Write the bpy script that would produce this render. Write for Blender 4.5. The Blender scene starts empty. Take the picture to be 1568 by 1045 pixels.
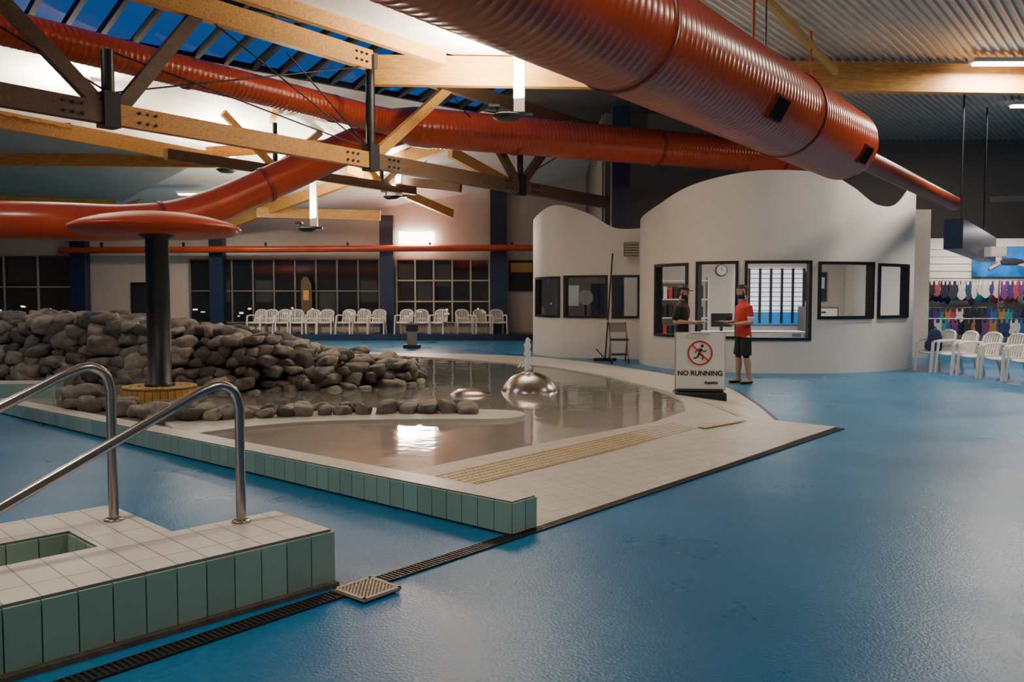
import bpy, bmesh, math, random
from mathutils import Vector, Matrix, noise
random.seed(7)
V=Vector
D=bpy.data
COL=bpy.context.scene.collection
# ---------------------------------------------------------------- materials
def nodemat(name):
    m=D.materials.new(name); m.use_nodes=True
    nt=m.node_tree; b=nt.nodes.get('Principled BSDF')
    return m,nt,b
def mat(name,col,rough=.5,metal=0,bump=0,bscale=40,var=0,vscale=3,emis=None,estr=0,island=0,rvar=0,stretch=None,coat=0,spec=.5):
    m,nt,b=nodemat(name)
    b.inputs['Base Color'].default_value=(*col,1)
    b.inputs['Roughness'].default_value=rough
    b.inputs['Metallic'].default_value=metal
    b.inputs['Specular IOR Level'].default_value=spec
    if coat: b.inputs['Coat Weight'].default_value=coat; b.inputs['Coat Roughness'].default_value=.15
    tc=nt.nodes.new('ShaderNodeTexCoord'); mp=nt.nodes.new('ShaderNodeMapping')
    nt.links.new(tc.outputs['Object'],mp.inputs['Vector'])
    if stretch: mp.inputs['Rotation'].default_value=(0,0,stretch[0]); mp.inputs['Scale'].default_value=stretch[1]
    if var or island:
        mx=nt.nodes.new('ShaderNodeMix'); mx.data_type='RGBA'
        v=max(var,island)
        mx.inputs[6].default_value=(*[c*(1-v) for c in col],1)
        mx.inputs[7].default_value=(*[min(1,c*(1+v)) for c in col],1)
        if island:
            g=nt.nodes.new('ShaderNodeNewGeometry'); nt.links.new(g.outputs['Random Per Island'],mx.inputs[0])
        else:
            n=nt.nodes.new('ShaderNodeTexNoise'); n.inputs['Scale'].default_value=vscale; n.inputs['Detail'].default_value=6
            nt.links.new(mp.outputs[0],n.inputs['Vector'])
            mr=nt.nodes.new('ShaderNodeMapRange'); mr.inputs[1].default_value=.3; mr.inputs[2].default_value=.7
            nt.links.new(n.outputs[0],mr.inputs[0]); nt.links.new(mr.outputs[0],mx.inputs[0])
        nt.links.new(mx.outputs[2],b.inputs['Base Color'])
    if rvar:
        n=nt.nodes.new('ShaderNodeTexNoise'); n.inputs['Scale'].default_value=vscale*1.7; n.inputs['Detail'].default_value=5
        nt.links.new(mp.outputs[0],n.inputs['Vector'])
        mr=nt.nodes.new('ShaderNodeMapRange'); mr.inputs[1].default_value=.3; mr.inputs[2].default_value=.7
        mr.inputs[3].default_value=max(0.02,rough-rvar); mr.inputs[4].default_value=rough+rvar
        nt.links.new(n.outputs[0],mr.inputs[0]); nt.links.new(mr.outputs[0],b.inputs['Roughness'])
    if bump:
        n=nt.nodes.new('ShaderNodeTexNoise'); n.inputs['Scale'].default_value=bscale; n.inputs['Detail'].default_value=5
        nt.links.new(mp.outputs[0],n.inputs['Vector'])
        bp=nt.nodes.new('ShaderNodeBump'); bp.inputs['Strength'].default_value=bump; bp.inputs['Distance'].default_value=.02
        nt.links.new(n.outputs[0],bp.inputs['Height']); nt.links.new(bp.outputs[0],b.inputs['Normal'])
    if emis:
        b.inputs['Emission Color'].default_value=(*emis,1); b.inputs['Emission Strength'].default_value=estr
    return m
ANG=math.radians(40.46)
def tilemat(name,c1,grout,w,h,rot,rough=.35):
    m,nt,b=nodemat(name)
    tc=nt.nodes.new('ShaderNodeTexCoord'); mp=nt.nodes.new('ShaderNodeMapping'); mp.inputs['Rotation'].default_value=(0,0,rot)
    br=nt.nodes.new('ShaderNodeTexBrick'); br.offset=0
    br.inputs['Color1'].default_value=(*c1,1); br.inputs['Color2'].default_value=(*[c*.93 for c in c1],1)
    br.inputs['Mortar'].default_value=(*grout,1); br.inputs['Scale'].default_value=1
    br.inputs['Brick Width'].default_value=w; br.inputs['Row Height'].default_value=h; br.inputs['Mortar Size'].default_value=.004
    nt.links.new(tc.outputs['Object'],mp.inputs[0]); nt.links.new(mp.outputs[0],br.inputs[0])
    n=nt.nodes.new('ShaderNodeTexNoise'); n.inputs['Scale'].default_value=2.5; n.inputs['Detail'].default_value=6
    nt.links.new(tc.outputs['Object'],n.inputs['Vector'])
    mx=nt.nodes.new('ShaderNodeMix'); mx.data_type='RGBA'; mx.blend_type='MULTIPLY'; mx.inputs[0].default_value=.3
    nt.links.new(br.outputs[0],mx.inputs[6]); nt.links.new(n.outputs[0],mx.inputs[7])
    nt.links.new(mx.outputs[2],b.inputs['Base Color']); b.inputs['Roughness'].default_value=rough
    bp=nt.nodes.new('ShaderNodeBump'); bp.inputs['Strength'].default_value=.25; bp.inputs['Distance'].default_value=.004; bp.invert=True
    nt.links.new(br.outputs['Fac'],bp.inputs['Height']); nt.links.new(bp.outputs[0],b.inputs['Normal'])
    return m
def glassmat(name,tint,refl=.12,rough=.02):
    m=D.materials.new(name); m.use_nodes=True; nt=m.node_tree
    for n in list(nt.nodes): nt.nodes.remove(n)
    o=nt.nodes.new('ShaderNodeOutputMaterial'); t=nt.nodes.new('ShaderNodeBsdfTransparent'); g=nt.nodes.new('ShaderNodeBsdfGlossy')
    t.inputs[0].default_value=(*tint,1); g.inputs[0].default_value=(.9,.92,.95,1); g.inputs['Roughness'].default_value=rough
    mx=nt.nodes.new('ShaderNodeMixShader'); mx.inputs[0].default_value=refl
    nt.links.new(t.outputs[0],mx.inputs[1]); nt.links.new(g.outputs[0],mx.inputs[2]); nt.links.new(mx.outputs[0],o.inputs[0])
    return m
WHITE=mat('white_paint',(.78,.73,.67),.55,var=.05,vscale=.8,bump=.05,bscale=30)
CEILW=mat('white_ceiling_panel',(.86,.83,.78),.6,var=.04,vscale=.5)
WALLB=mat('cream_wall',(.66,.56,.48),.6,var=.06,vscale=.6)
DARKC=mat('dark_ceiling',(.06,.055,.055),.7,var=.15,vscale=.5)
GREYW=mat('grey_wall',(.17,.155,.145),.6,var=.1,vscale=.5)
METAL=mat('corrugated_steel',(.60,.56,.50),.45,.3,var=.08,vscale=1.5)
METALL=mat('corrugated_steel_green',(.50,.50,.44),.42,.2,var=.1,vscale=1.0)
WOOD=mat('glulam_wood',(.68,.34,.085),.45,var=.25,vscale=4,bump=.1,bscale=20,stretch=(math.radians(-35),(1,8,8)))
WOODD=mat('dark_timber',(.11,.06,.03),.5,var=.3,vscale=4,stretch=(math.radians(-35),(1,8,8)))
STEELD=mat('dark_steel',(.015,.016,.02),.4,.3)
MULL=mat('skylight_mullion',(.006,.008,.015),.8)
NAVY=mat('navy_column',(.014,.026,.07),.35)
RED=mat('orange_red_duct_paint',(.54,.068,.018),.28,0,var=.12,vscale=1.5,coat=.2,spec=.5)
REDD=mat('red_dark',(.24,.033,.011),.35)
BLACK=mat('black_plastic',(.012,.012,.014),.45,bump=.05)
TEAL=mat('teal_tile',(.30,.46,.39),.22,island=.12,rvar=.05,vscale=8)
GROUT=mat('grout',(.20,.19,.17),.8,bump=.1)
GROUTD=mat('dirty_grout',(.12,.10,.08),.85,var=.3,vscale=12)
DECK=tilemat('deck_tile',(.80,.74,.65),(.54,.49,.43),.15,.15,-ANG)
BLOCKT=tilemat('block_top_tile',(.84,.76,.68),(.27,.25,.22),.15,.30,-math.radians(44))
YEL=tilemat('tactile_yellow',(.80,.63,.37),(.57,.45,.28),.06,.06,-ANG)
YELT=mat('yellow_tile',(.62,.36,.09),.35,island=.12)
STEEL=mat('brushed_steel',(.46,.41,.37),.24,.95,bump=.04,bscale=80)
PLAST=mat('white_plastic',(.84,.79,.72),.38)
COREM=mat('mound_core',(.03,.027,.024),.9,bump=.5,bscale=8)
PANE=mat('dark_window_glass',(.014,.018,.024),.06,0,spec=.8)
PANE2=mat('window_glass_reflective',(.05,.053,.058),.10,0,spec=.8)  # lighter grey patches that paint faint reflections onto the dark panes
WARML=mat('lit_fitting',(1,1,1),.4,emis=(1,.75,.5),estr=1.8)  # glowing specks on the panes stand in for reflected and outside lights
FRAMEW=mat('window_frame_white',(.50,.47,.43),.5)
FRAMEG=mat('window_frame_grey',(.16,.15,.14),.5)
FRAMEB=mat('window_frame_black',(.012,.012,.014),.4)
GLASS=glassmat('clear_glass',(.85,.88,.9),.10)
GLASS2=glassmat('tinted_glass',(.6,.63,.65),.10)
SKYG=glassmat('skylight_glass',(.45,.72,.95),.04)
LAMP=mat('lamp_glow',(1,1,1),.4,emis=(1,.9,.76),estr=14)
SKIN=mat('skin',(.50,.28,.18),.5,bump=.05)
HAIR=mat('dark_hair',(.02,.013,.009),.6)
REDS=mat('red_polo',(.46,.03,.022),.75,bump=.15,bscale=60)
BLKS=mat('black_cloth',(.014,.014,.018),.8,bump=.15,bscale=60)
PAPER=mat('paper',(.8,.77,.72),.6)
REDP=mat('sign_red',(.6,.03,.02),.5)
SIGNW=mat('sign_white',(.84,.82,.78),.4)
def rock_mat():
    m,nt,b=nodemat('river_rock')
    tc=nt.nodes.new('ShaderNodeTexCoord'); g=nt.nodes.new('ShaderNodeNewGeometry')
    cr=nt.nodes.new('ShaderNodeValToRGB'); cr.color_ramp.elements[0].color=(.08,.07,.06,1); cr.color_ramp.elements[1].color=(.36,.315,.26,1)
    e=cr.color_ramp.elements.new(.35); e.color=(.17,.155,.135,1); e=cr.color_ramp.elements.new(.7); e.color=(.25,.215,.175,1)
    nt.links.new(g.outputs['Random Per Island'],cr.inputs[0])
    n=nt.nodes.new('ShaderNodeTexNoise'); n.inputs['Scale'].default_value=9; n.inputs['Detail'].default_value=9; n.inputs['Roughness'].default_value=.7
    nt.links.new(tc.outputs['Object'],n.inputs['Vector'])
    mr=nt.nodes.new('ShaderNodeMapRange'); mr.inputs[1].default_value=.3; mr.inputs[2].default_value=.7; mr.inputs[3].default_value=.5; mr.inputs[4].default_value=1.35
    nt.links.new(n.outputs[0],mr.inputs[0])
    mx=nt.nodes.new('ShaderNodeVectorMath'); mx.operation='SCALE'
    nt.links.new(cr.outputs[0],mx.inputs[0]); nt.links.new(mr.outputs[0],mx.inputs['Scale']); nt.links.new(mx.outputs[0],b.inputs['Base Color'])
    b.inputs['Roughness'].default_value=.6
    bp=nt.nodes.new('ShaderNodeBump'); bp.inputs['Strength'].default_value=.7; bp.inputs['Distance'].default_value=.03
    nt.links.new(n.outputs[0],bp.inputs['Height']); nt.links.new(bp.outputs[0],b.inputs['Normal'])
    return m
ROCK=rock_mat()
def floor_mat():
    m,nt,b=nodemat('blue_epoxy_floor')
    tc=nt.nodes.new('ShaderNodeTexCoord')
    n=nt.nodes.new('ShaderNodeTexNoise'); n.inputs['Scale'].default_value=.45; n.inputs['Detail'].default_value=5; n.inputs['Roughness'].default_value=.5
    nt.links.new(tc.outputs['Object'],n.inputs['Vector'])
    cr=nt.nodes.new('ShaderNodeValToRGB')
    cr.color_ramp.elements[0].position=.25; cr.color_ramp.elements[0].color=(.007,.105,.25,1)
    cr.color_ramp.elements[1].position=.75; cr.color_ramp.elements[1].color=(.018,.205,.41,1)
    nt.links.new(n.outputs[0],cr.inputs[0])
    n2=nt.nodes.new('ShaderNodeTexNoise'); n2.inputs['Scale'].default_value=.7; n2.inputs['Detail'].default_value=7; n2.inputs['Roughness'].default_value=.55
    nt.links.new(tc.outputs['Object'],n2.inputs['Vector'])
    n4=nt.nodes.new('ShaderNodeTexNoise'); n4.inputs['Scale'].default_value=22; n4.inputs['Detail'].default_value=4
    nt.links.new(tc.outputs['Object'],n4.inputs['Vector'])
    ml=nt.nodes.new('ShaderNodeMath'); ml.operation='MULTIPLY'; nt.links.new(n2.outputs[0],ml.inputs[0]); nt.links.new(n4.outputs[0],ml.inputs[1])
    mr=nt.nodes.new('ShaderNodeMapRange'); mr.inputs[1].default_value=.22; mr.inputs[2].default_value=.45; mr.inputs[4].default_value=.35
    nt.links.new(ml.outputs[0],mr.inputs[0])
    mx=nt.nodes.new('ShaderNodeMix'); mx.data_type='RGBA'; mx.inputs[7].default_value=(.07,.26,.38,1)
    nt.links.new(cr.outputs[0],mx.inputs[6]); nt.links.new(mr.outputs[0],mx.inputs[0])
    nt.links.new(mx.outputs[2],b.inputs['Base Color'])
    mr2=nt.nodes.new('ShaderNodeMapRange'); mr2.inputs[1].default_value=.3; mr2.inputs[2].default_value=.7; mr2.inputs[3].default_value=.24; mr2.inputs[4].default_value=.38
    nt.links.new(n2.outputs[0],mr2.inputs[0]); nt.links.new(mr2.outputs[0],b.inputs['Roughness'])
    b.inputs['Specular IOR Level'].default_value=.34
    n3=nt.nodes.new('ShaderNodeTexNoise'); n3.inputs['Scale'].default_value=60; n3.inputs['Detail'].default_value=3
    nt.links.new(tc.outputs['Object'],n3.inputs['Vector'])
    bp=nt.nodes.new('ShaderNodeBump'); bp.inputs['Strength'].default_value=.28; bp.inputs['Distance'].default_value=.01
    nt.links.new(n3.outputs[0],bp.inputs['Height']); nt.links.new(bp.outputs[0],b.inputs['Normal'])
    return m
FLOOR=floor_mat()
def water_mat():
    m,nt,b=nodemat('pool_water')
    tc=nt.nodes.new('ShaderNodeTexCoord'); sp=nt.nodes.new('ShaderNodeSeparateXYZ')
    nt.links.new(tc.outputs['Object'],sp.inputs[0])
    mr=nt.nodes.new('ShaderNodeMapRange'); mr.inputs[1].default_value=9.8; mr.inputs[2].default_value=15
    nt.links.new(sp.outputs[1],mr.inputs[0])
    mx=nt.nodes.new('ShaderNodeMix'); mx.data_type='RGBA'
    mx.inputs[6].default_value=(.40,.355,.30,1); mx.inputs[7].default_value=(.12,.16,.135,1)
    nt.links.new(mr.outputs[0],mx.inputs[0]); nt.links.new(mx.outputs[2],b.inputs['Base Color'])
    b.inputs['Roughness'].default_value=.05; b.inputs['IOR'].default_value=1.45; b.inputs['Specular IOR Level'].default_value=.5
    n=nt.nodes.new('ShaderNodeTexNoise'); n.inputs['Scale'].default_value=2.2; n.inputs['Detail'].default_value=3
    nt.links.new(tc.outputs['Object'],n.inputs['Vector'])
    bp=nt.nodes.new('ShaderNodeBump'); bp.inputs['Strength'].default_value=.16; bp.inputs['Distance'].default_value=.03
    nt.links.new(n.outputs[0],bp.inputs['Height']); nt.links.new(bp.outputs[0],b.inputs['Normal'])
    return m
WATER=water_mat()
# ---------------------------------------------------------------- mesh builder
class M:
    def __init__(s,name): s.n=name; s.v=[]; s.f=[]; s.mi=[]; s.sm=[]; s.mats=[]
    def idx(s,m):
        if m not in s.mats: s.mats.append(m)
        return s.mats.index(m)
    def add(s,vs,fs,m,smooth=False):
        o=len(s.v); s.v+=[tuple(v) for v in vs]; i=s.idx(m)
        for f in fs: s.f.append([o+k for k in f]); s.mi.append(i); s.sm.append(smooth)
    def box(s,c,size,m,rz=0,R=None):
        x,y,z=[a/2 for a in size]
        if R is None: R=Matrix.Rotation(rz,3,'Z')
        vs=[V(c)+R@V((a*x,b*y,d*z)) for a,b,d in [(-1,-1,-1),(1,-1,-1),(1,1,-1),(-1,1,-1),(-1,-1,1),(1,-1,1),(1,1,1),(-1,1,1)]]
        s.add(vs,[(3,2,1,0),(4,5,6,7),(0,1,5,4),(1,2,6,5),(2,3,7,6),(3,0,4,7)],m)
    def beam(s,p0,p1,w,h,m,up=(0,0,1)):
        p0=V(p0);p1=V(p1); d=(p1-p0); L=d.length; d.normalize()
        u=V(up); x=d.cross(u)
        if x.length<1e-4: x=d.cross(V((0,1,0)))
        x.normalize(); u=x.cross(d)
        R=Matrix((x,d,u)).transposed()
        s.box((p0+p1)/2,(w,L,h),m,R=R)
    def tube(s,path,r,m,seg=12,caps=True,smooth=True,flat=None):
        P=[V(p) for p in path]; n=len(P)
        if not hasattr(r,'__len__'): r=[r]*n
        T=[]
        for i in range(n):
            t=(P[min(i+1,n-1)]-P[max(i-1,0)]); t.normalize(); T.append(t)
        a=V((0,0,1)) if abs(T[0].z)<.9 else V((1,0,0))
        x=T[0].cross(a).normalized(); vs=[];fs=[]
        for i in range(n):
            x=(x-T[i]*x.dot(T[i])).normalized(); y=T[i].cross(x)
            for k in range(seg):
                an=2*math.pi*k/seg
                vs.append(P[i]+(x*math.cos(an)+y*math.sin(an))*r[i])
        for i in range(n-1):
            for k in range(seg):
                k2=(k+1)%seg
                fs.append((i*seg+k,i*seg+k2,(i+1)*seg+k2,(i+1)*seg+k))
        s.add(vs,fs,m,smooth)
        if caps:
            s.add(vs[:seg],[tuple(range(seg))[::-1]],m); s.add(vs[-seg:],[tuple(range(seg))],m)
    def ctube(s,path,r,m,seg=12,flat=False):   # closed manifold tube for remeshing
        P=[V(p) for p in path]
        if not hasattr(r,'__len__'): r=[r]*len(P)
        d0=(P[0]-P[1]).normalized(); d1=(P[-1]-P[-2]).normalized()
        P=[P[0]+d0*r[0]*.8,P[0]+d0*r[0]*.45]+P+([] if flat else [P[-1]+d1*r[-1]*.45,P[-1]+d1*r[-1]*.8])
        r=[r[0]*.3,r[0]*.8]+list(r)+([] if flat else [r[-1]*.8,r[-1]*.3])
        o=len(s.v); s.tube(P,r,m,seg,False)
        n=len(P)
        i=s.idx(m)
        s.f.append([o+k for k in range(seg)][::-1]); s.mi.append(i); s.sm.append(True)
        s.f.append([o+(n-1)*seg+k for k in range(seg)]); s.mi.append(i); s.sm.append(True)
    def rings(s,R,m,seg=24):     # R: (center,rx,ry) horizontal ellipses
        vs=[];fs=[]
        for c,rx,ry in R:
            for k in range(seg):
                a=2*math.pi*k/seg; vs.append(V(c)+V((rx*math.cos(a),ry*math.sin(a),0)))
        n=len(R)
        for i in range(n-1):
            for k in range(seg):
                k2=(k+1)%seg; fs.append((i*seg+k,i*seg+k2,(i+1)*seg+k2,(i+1)*seg+k))
        fs.append(tuple(range(seg))[::-1]); fs.append(tuple((n-1)*seg+k for k in range(seg)))
        s.add(vs,fs,m,True)
    def lathe(s,prof,c,m,seg=40,smooth=True):
        vs=[];fs=[];c=V(c)
        for r,z in prof:
            for k in range(seg):
                a=2*math.pi*k/seg; vs.append(c+V((r*math.cos(a),r*math.sin(a),z)))
        for i in range(len(prof)-1):
            for k in range(seg):
                k2=(k+1)%seg; fs.append((i*seg+k,i*seg+k2,(i+1)*seg+k2,(i+1)*seg+k))
        s.add(vs,fs,m,smooth)
    def prism(s,poly,z0,z1,mside,mtop=None):
        n=len(poly); vs=[(p[0],p[1],z0) for p in poly]+[(p[0],p[1],z1) for p in poly]
        s.add(vs,[(i,(i+1)%n,n+(i+1)%n,n+i) for i in range(n)],mside)
        s.add([(p[0],p[1],z1) for p in poly],[tuple(range(n))],mtop or mside)
    def ball(s,c,r,m,seg=14):
        if not hasattr(r,'__len__'): r=(r,r,r)
        vs=[];fs=[];nr=seg//2
        for i in range(1,nr):
            ph=math.pi*i/nr
            for k in range(seg):
                a=2*math.pi*k/seg; vs.append(V(c)+V((r[0]*math.sin(ph)*math.cos(a),r[1]*math.sin(ph)*math.sin(a),-r[2]*math.cos(ph))))
        for i in range(nr-2):
            for k in range(seg):
                k2=(k+1)%seg; fs.append((i*seg+k,i*seg+k2,(i+1)*seg+k2,(i+1)*seg+k))
        b=len(vs); vs.append(V(c)-V((0,0,r[2]))); vs.append(V(c)+V((0,0,r[2])))
        for k in range(seg):
            k2=(k+1)%seg; fs.append((b,k2,k)); fs.append((b+1,(nr-2)*seg+k,(nr-2)*seg+k2))
        s.add(vs,fs,m,True)
    def mesh(s):
        me=D.meshes.new(s.n); me.from_pydata(s.v,[],s.f)
        for m in s.mats: me.materials.append(m)
        me.polygons.foreach_set('material_index',s.mi); me.polygons.foreach_set('use_smooth',s.sm); me.update()
        return me
    def build(s,parent=None,loc=None,rz=0,bevel=0):
        o=D.objects.new(s.n,s.mesh()); COL.objects.link(o)
        if loc: o.location=loc
        o.rotation_euler[2]=rz
        if parent: o.parent=parent
        if bevel:
            b=o.modifiers.new('bevel','BEVEL'); b.width=bevel; b.segments=2; b.limit_method='ANGLE'
        return o
def empty(name,loc=(0,0,0),rz=0):
    e=D.objects.new(name,None); COL.objects.link(e); e.location=loc; e.rotation_euler[2]=rz; e.empty_display_size=.2; return e
def catmull(P,sub=8):
    P=[V(p) for p in P]; out=[]
    for i in range(len(P)-1):
        a=P[max(i-1,0)];b=P[i];c=P[i+1];d=P[min(i+2,len(P)-1)]
        for k in range(sub):
            t=k/sub; out.append(.5*((2*b)+(c-a)*t+(2*a-5*b+4*c-d)*t*t+(3*b-a-3*c+d)*t**3))
    out.append(P[-1]); return out
G=V((math.sin(ANG),math.cos(ANG),0)); N=V((-math.cos(ANG),math.sin(ANG),0)); B0=V((0,5.6,0))
def SW(s_,w,z=0): return B0+G*s_+N*w+V((0,0,z))
def area(name,loc,size,energy,col=(1,.9,.78),up=False,parent=None,spread=None,rot=None):
    l=D.lights.new(name,'AREA'); l.shape='RECTANGLE'; l.size=size[0]; l.size_y=size[1]; l.energy=energy; l.color=col
    if spread: l.spread=spread
    o=D.objects.new(name,l); COL.objects.link(o); o.location=loc
    if up: o.rotation_euler=(math.pi,0,0)
    if rot: o.rotation_euler=rot
    if parent: o.parent=parent
    return o
# ---------------------------------------------------------------- shell
m=M('floor'); m.add([(-24,-4,0),(22,-4,0),(22,33,0),(-24,33,0)],[(0,1,2,3)],FLOOR); m.build()
m=M('wall_back'); m.box((-10.6,32.15,4),(27,.3,8),WALLB); m.build()
m=M('wall_back_jog'); m.box((2.9,29.2,4),(.3,5.9,8),GREYW); m.build()
m=M('wall_back_right'); m.box((12.4,26.15,4),(19.2,.3,8),GREYW); m.build()
m=M('wall_left'); m.box((-24.15,14.5,4),(.3,37,8),WALLB); m.build()
m=M('wall_right'); m.box((22.15,11,4),(.3,30,8),GREYW); m.build()
m=M('wall_front'); m.box((-1,-4.15,4),(46,.3,8),WALLB); m.build()
E0=V((-1.19,16.8,6.27)); dE=V((2.31,3.0,0)).normalized(); rE=V((dE.y,-dE.x,0))
def span(o,ymax):
    p=E0+rE*o
    t1=min((ymax-p.y)/dE.y,(22-p.x)/dE.x); t0=(-4-p.y)/dE.y
    t0=max(t0,(-24-p.x)/dE.x)
    return p+dE*t0,p+dE*t1
m=M('ceiling_panel')
a0,a1=span(0,17.0); b0,b1=span(3.3,17.0)
m.add([a0,b0,b1,a1],[(0,1,2,3)],CEILW); m.build()
m=M('ceiling_corrugated')
o=3.3; pr=None; k=0
while o<32:
    q0,q1=span(o,26); z=.04 if (k%4) in (1,2) else 0
    if q1.y<q0.y+.2: break
    q0=q0+V((0,0,z)); q1=q1+V((0,0,z))
    if pr: m.add([pr[0],q0,q1,pr[1]],[(0,1,2,3)],METAL)
    pr=(q0,q1); o+=[.025,.045,.025,.045][k%4]; k+=1
m.build()
ZS=6.88
sl0=V((-16,11,ZS)); sl1=V((-1,24.6,ZS)); sh0=V((-11,5.5,8.4)); sh1=V((4,19.1,8.4))
m=M('window_skylight'); m.add([sl0,sl1,sh1,sh0],[(0,1,2,3)],SKYG)
for i in range(31):
    t=i/30; m.beam(sl0.lerp(sl1,t),sh0.lerp(sh1,t),.10,.16,MULL)
for t in (0,.33,.66,1): m.beam(sl0.lerp(sh0,t),sl1.lerp(sh1,t),.1,.14,MULL)
m.build()
m=M('ceiling_dark_upper')
e0=E0+dE*(-22); 
m.add([sh0,sh1,E0+dE*4+V((0,0,.2)),e0+V((0,0,.2))],[(0,1,2,3)],DARKC)
m.add([sh1,sl1,(2.9,32,7.1),(2.9,26,7.1),(7,26,7.0),(9,18,7.0)],[(0,1,2,3,4,5)],DARKC)
m.add([(-24,-4,7.3),(-17,-4,7.3),sh0,sl0,(-24,16,7.3)],[(0,1,2,3,4)],DARKC)
m.add([(-24,-4,7.3),(-17,-4,7.3),e0],[(0,1,2)],DARKC)
m.build()
m=M('ceiling_sloped')
A=[sl0+V((-8,-4,0)),sl0,V((-8,18.2,ZS)),V((-4.5,21.4,ZS)),sl1,V((2.9,28,ZS))]
Bk=[V((-24,32,4.6)),V((-19,32,4.6)),V((-13,32,4.5)),V((-7.5,32,4.5)),V((-1.5,32,5.4)),V((2.9,32,6.1))]
for i in range(5):
    n=6
    for k in range(n):
        m.add([A[i].lerp(Bk[i],k/n),A[i+1].lerp(Bk[i+1],k/n),A[i+1].lerp(Bk[i+1],(k+1)/n),A[i].lerp(Bk[i],(k+1)/n)],[(0,1,2,3)],CEILW,True)
m.build()
m=M('ceiling_lower_left')
nr=150
for i in range(nr):
    y0=12+20*i/nr; y1=12+20*(i+1)/nr
    def xr(y):
        if y<22.4: return -12.5+(y-12)/10.4*4.66
        return -7.84-(y-22.4)/9.6*7.36
    def zz(y,j): return (5.2 if y<22.4 else 5.2-.45*(y-22.4)/9.6)+(.03 if j%2 else 0)
    m.add([(-24,y0,zz(y0,i)),(xr(y0),y0,zz(y0,i)),(xr(y1),y1,zz(y1,i+1)),(-24,y1,zz(y1,i+1))],[(0,1,2,3)],METALL)
m.build()
# ---------------------------------------------------------------- timber + trusses
def bolts(m,c,d,n=3):
    d=V(d).normalized(); s=d.cross(V((0,0,1))).normalized()
    for i in range(n):
        for j in (-1,1):
            p=V(c)+d*(i-(n-1)/2)*.13+V((0,0,j*.07))
            m.tube([p-s*.11,p+s*.11],.022,STEELD,8)
m=M('roof_truss')
td=V((.585,.811,0)); P1=V((-2.72,16.6,4.2)); 
def TP(k,z): q=P1+td*k; return V((q.x,q.y,z))
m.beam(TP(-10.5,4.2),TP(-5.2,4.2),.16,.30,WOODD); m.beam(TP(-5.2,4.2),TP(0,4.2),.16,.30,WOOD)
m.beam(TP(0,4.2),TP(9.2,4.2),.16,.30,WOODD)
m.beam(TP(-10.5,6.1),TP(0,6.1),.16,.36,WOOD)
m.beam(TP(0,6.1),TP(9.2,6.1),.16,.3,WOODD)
for k,zt in ((-5.22,5.1),(0,6.2),(4.96,5.0)):
    m.tube([TP(k,4.1),TP(k,zt)],.09,STEELD,10); m.box(TP(k,4.25),(.24,.24,.5),STEELD,rz=-math.radians(36))
    bolts(m,TP(k-.55,4.2),td); bolts(m,TP(k+.55,4.2),td)
bolts(m,TP(-.3,6.1),td,3)
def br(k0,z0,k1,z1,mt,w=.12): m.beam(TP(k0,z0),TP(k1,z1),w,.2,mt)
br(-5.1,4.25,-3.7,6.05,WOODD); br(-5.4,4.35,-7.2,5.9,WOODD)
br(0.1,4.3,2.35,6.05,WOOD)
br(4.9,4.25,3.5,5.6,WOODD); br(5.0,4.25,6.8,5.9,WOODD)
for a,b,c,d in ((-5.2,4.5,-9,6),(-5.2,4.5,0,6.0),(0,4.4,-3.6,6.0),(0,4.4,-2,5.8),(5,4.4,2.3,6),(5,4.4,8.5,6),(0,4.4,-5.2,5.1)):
    m.tube([TP(a,b),TP(c,d)],.014,STEELD,6)
m.build()
m=M('roof_truss')
o2=V((-3.6,6.4,0))
def TQ(k,z): q=P1+o2+td*k; return V((q.x,q.y,z))
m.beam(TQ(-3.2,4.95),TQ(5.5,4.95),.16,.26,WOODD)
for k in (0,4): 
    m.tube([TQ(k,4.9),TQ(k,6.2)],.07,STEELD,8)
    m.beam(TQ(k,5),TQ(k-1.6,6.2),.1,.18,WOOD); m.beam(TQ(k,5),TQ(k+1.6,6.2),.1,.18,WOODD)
    m.tube([TQ(k,5),TQ(k+2.8,6.3)],.014,STEELD,6)
m.build()
m=M('main_girder'); m.beam((-2.75,16.75,5.95),(13,17.55,5.93),.2,.56,WOOD); m.build()
m=M('ceiling_edge_beam'); m.beam(E0+dE*-14-V((0,0,.12)),E0-dE*.2-V((0,0,.12)),.14,.26,WOOD); m.build()
m=M('roof_rafters')
for p,q,w,h,mt in [((-15.3,31.6,4.65),(-7.2,25.2,6.1),.2,.4,WOOD),((-10.9,31.6,4.1),(-1.85,25.8,6.2),.2,.42,WOOD),
    ((-17.5,21.5,5.05),(-7.7,22.4,5.1),.16,.34,WOOD),((-12.6,12.5,5.1),(-7.7,22.6,5.15),.16,.34,WOOD),
    ((-8.9,30,4.5),(-4.6,30,4.4),.16,.34,WOOD),((-4.6,28,5.4),(-1.6,27,5.0),.16,.3,WOODD),((-1.85,25.8,5.9),(.4,29.8,5.2),.16,.34,WOOD),
    ((-7.2,25.2,6.2),(-5.6,21,6.7),.16,.34,WOOD),((-22,27,4.85),(-13.6,29.5,4.75),.12,.25,WOOD),((-7.9,22.3,5.3),(-5.2,24,5.8),.14,.28,WOOD),
    ((-5.2,27,5.6),(-2.2,31.5,4.6),.14,.3,WOOD)]:
    m.beam(p,q,w,h,mt)
m.build()
m=M('ceiling_brace'); m.beam((3.0,11.6,5.95),(6.3,16.85,5.95),.09,.12,YELT)
for p in ((3.45,12.4),(5.2,15.1)): m.tube([(p[0],p[1],5.2),(p[0],p[1],6.2)],.02,RED,6)
m.build()
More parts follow.
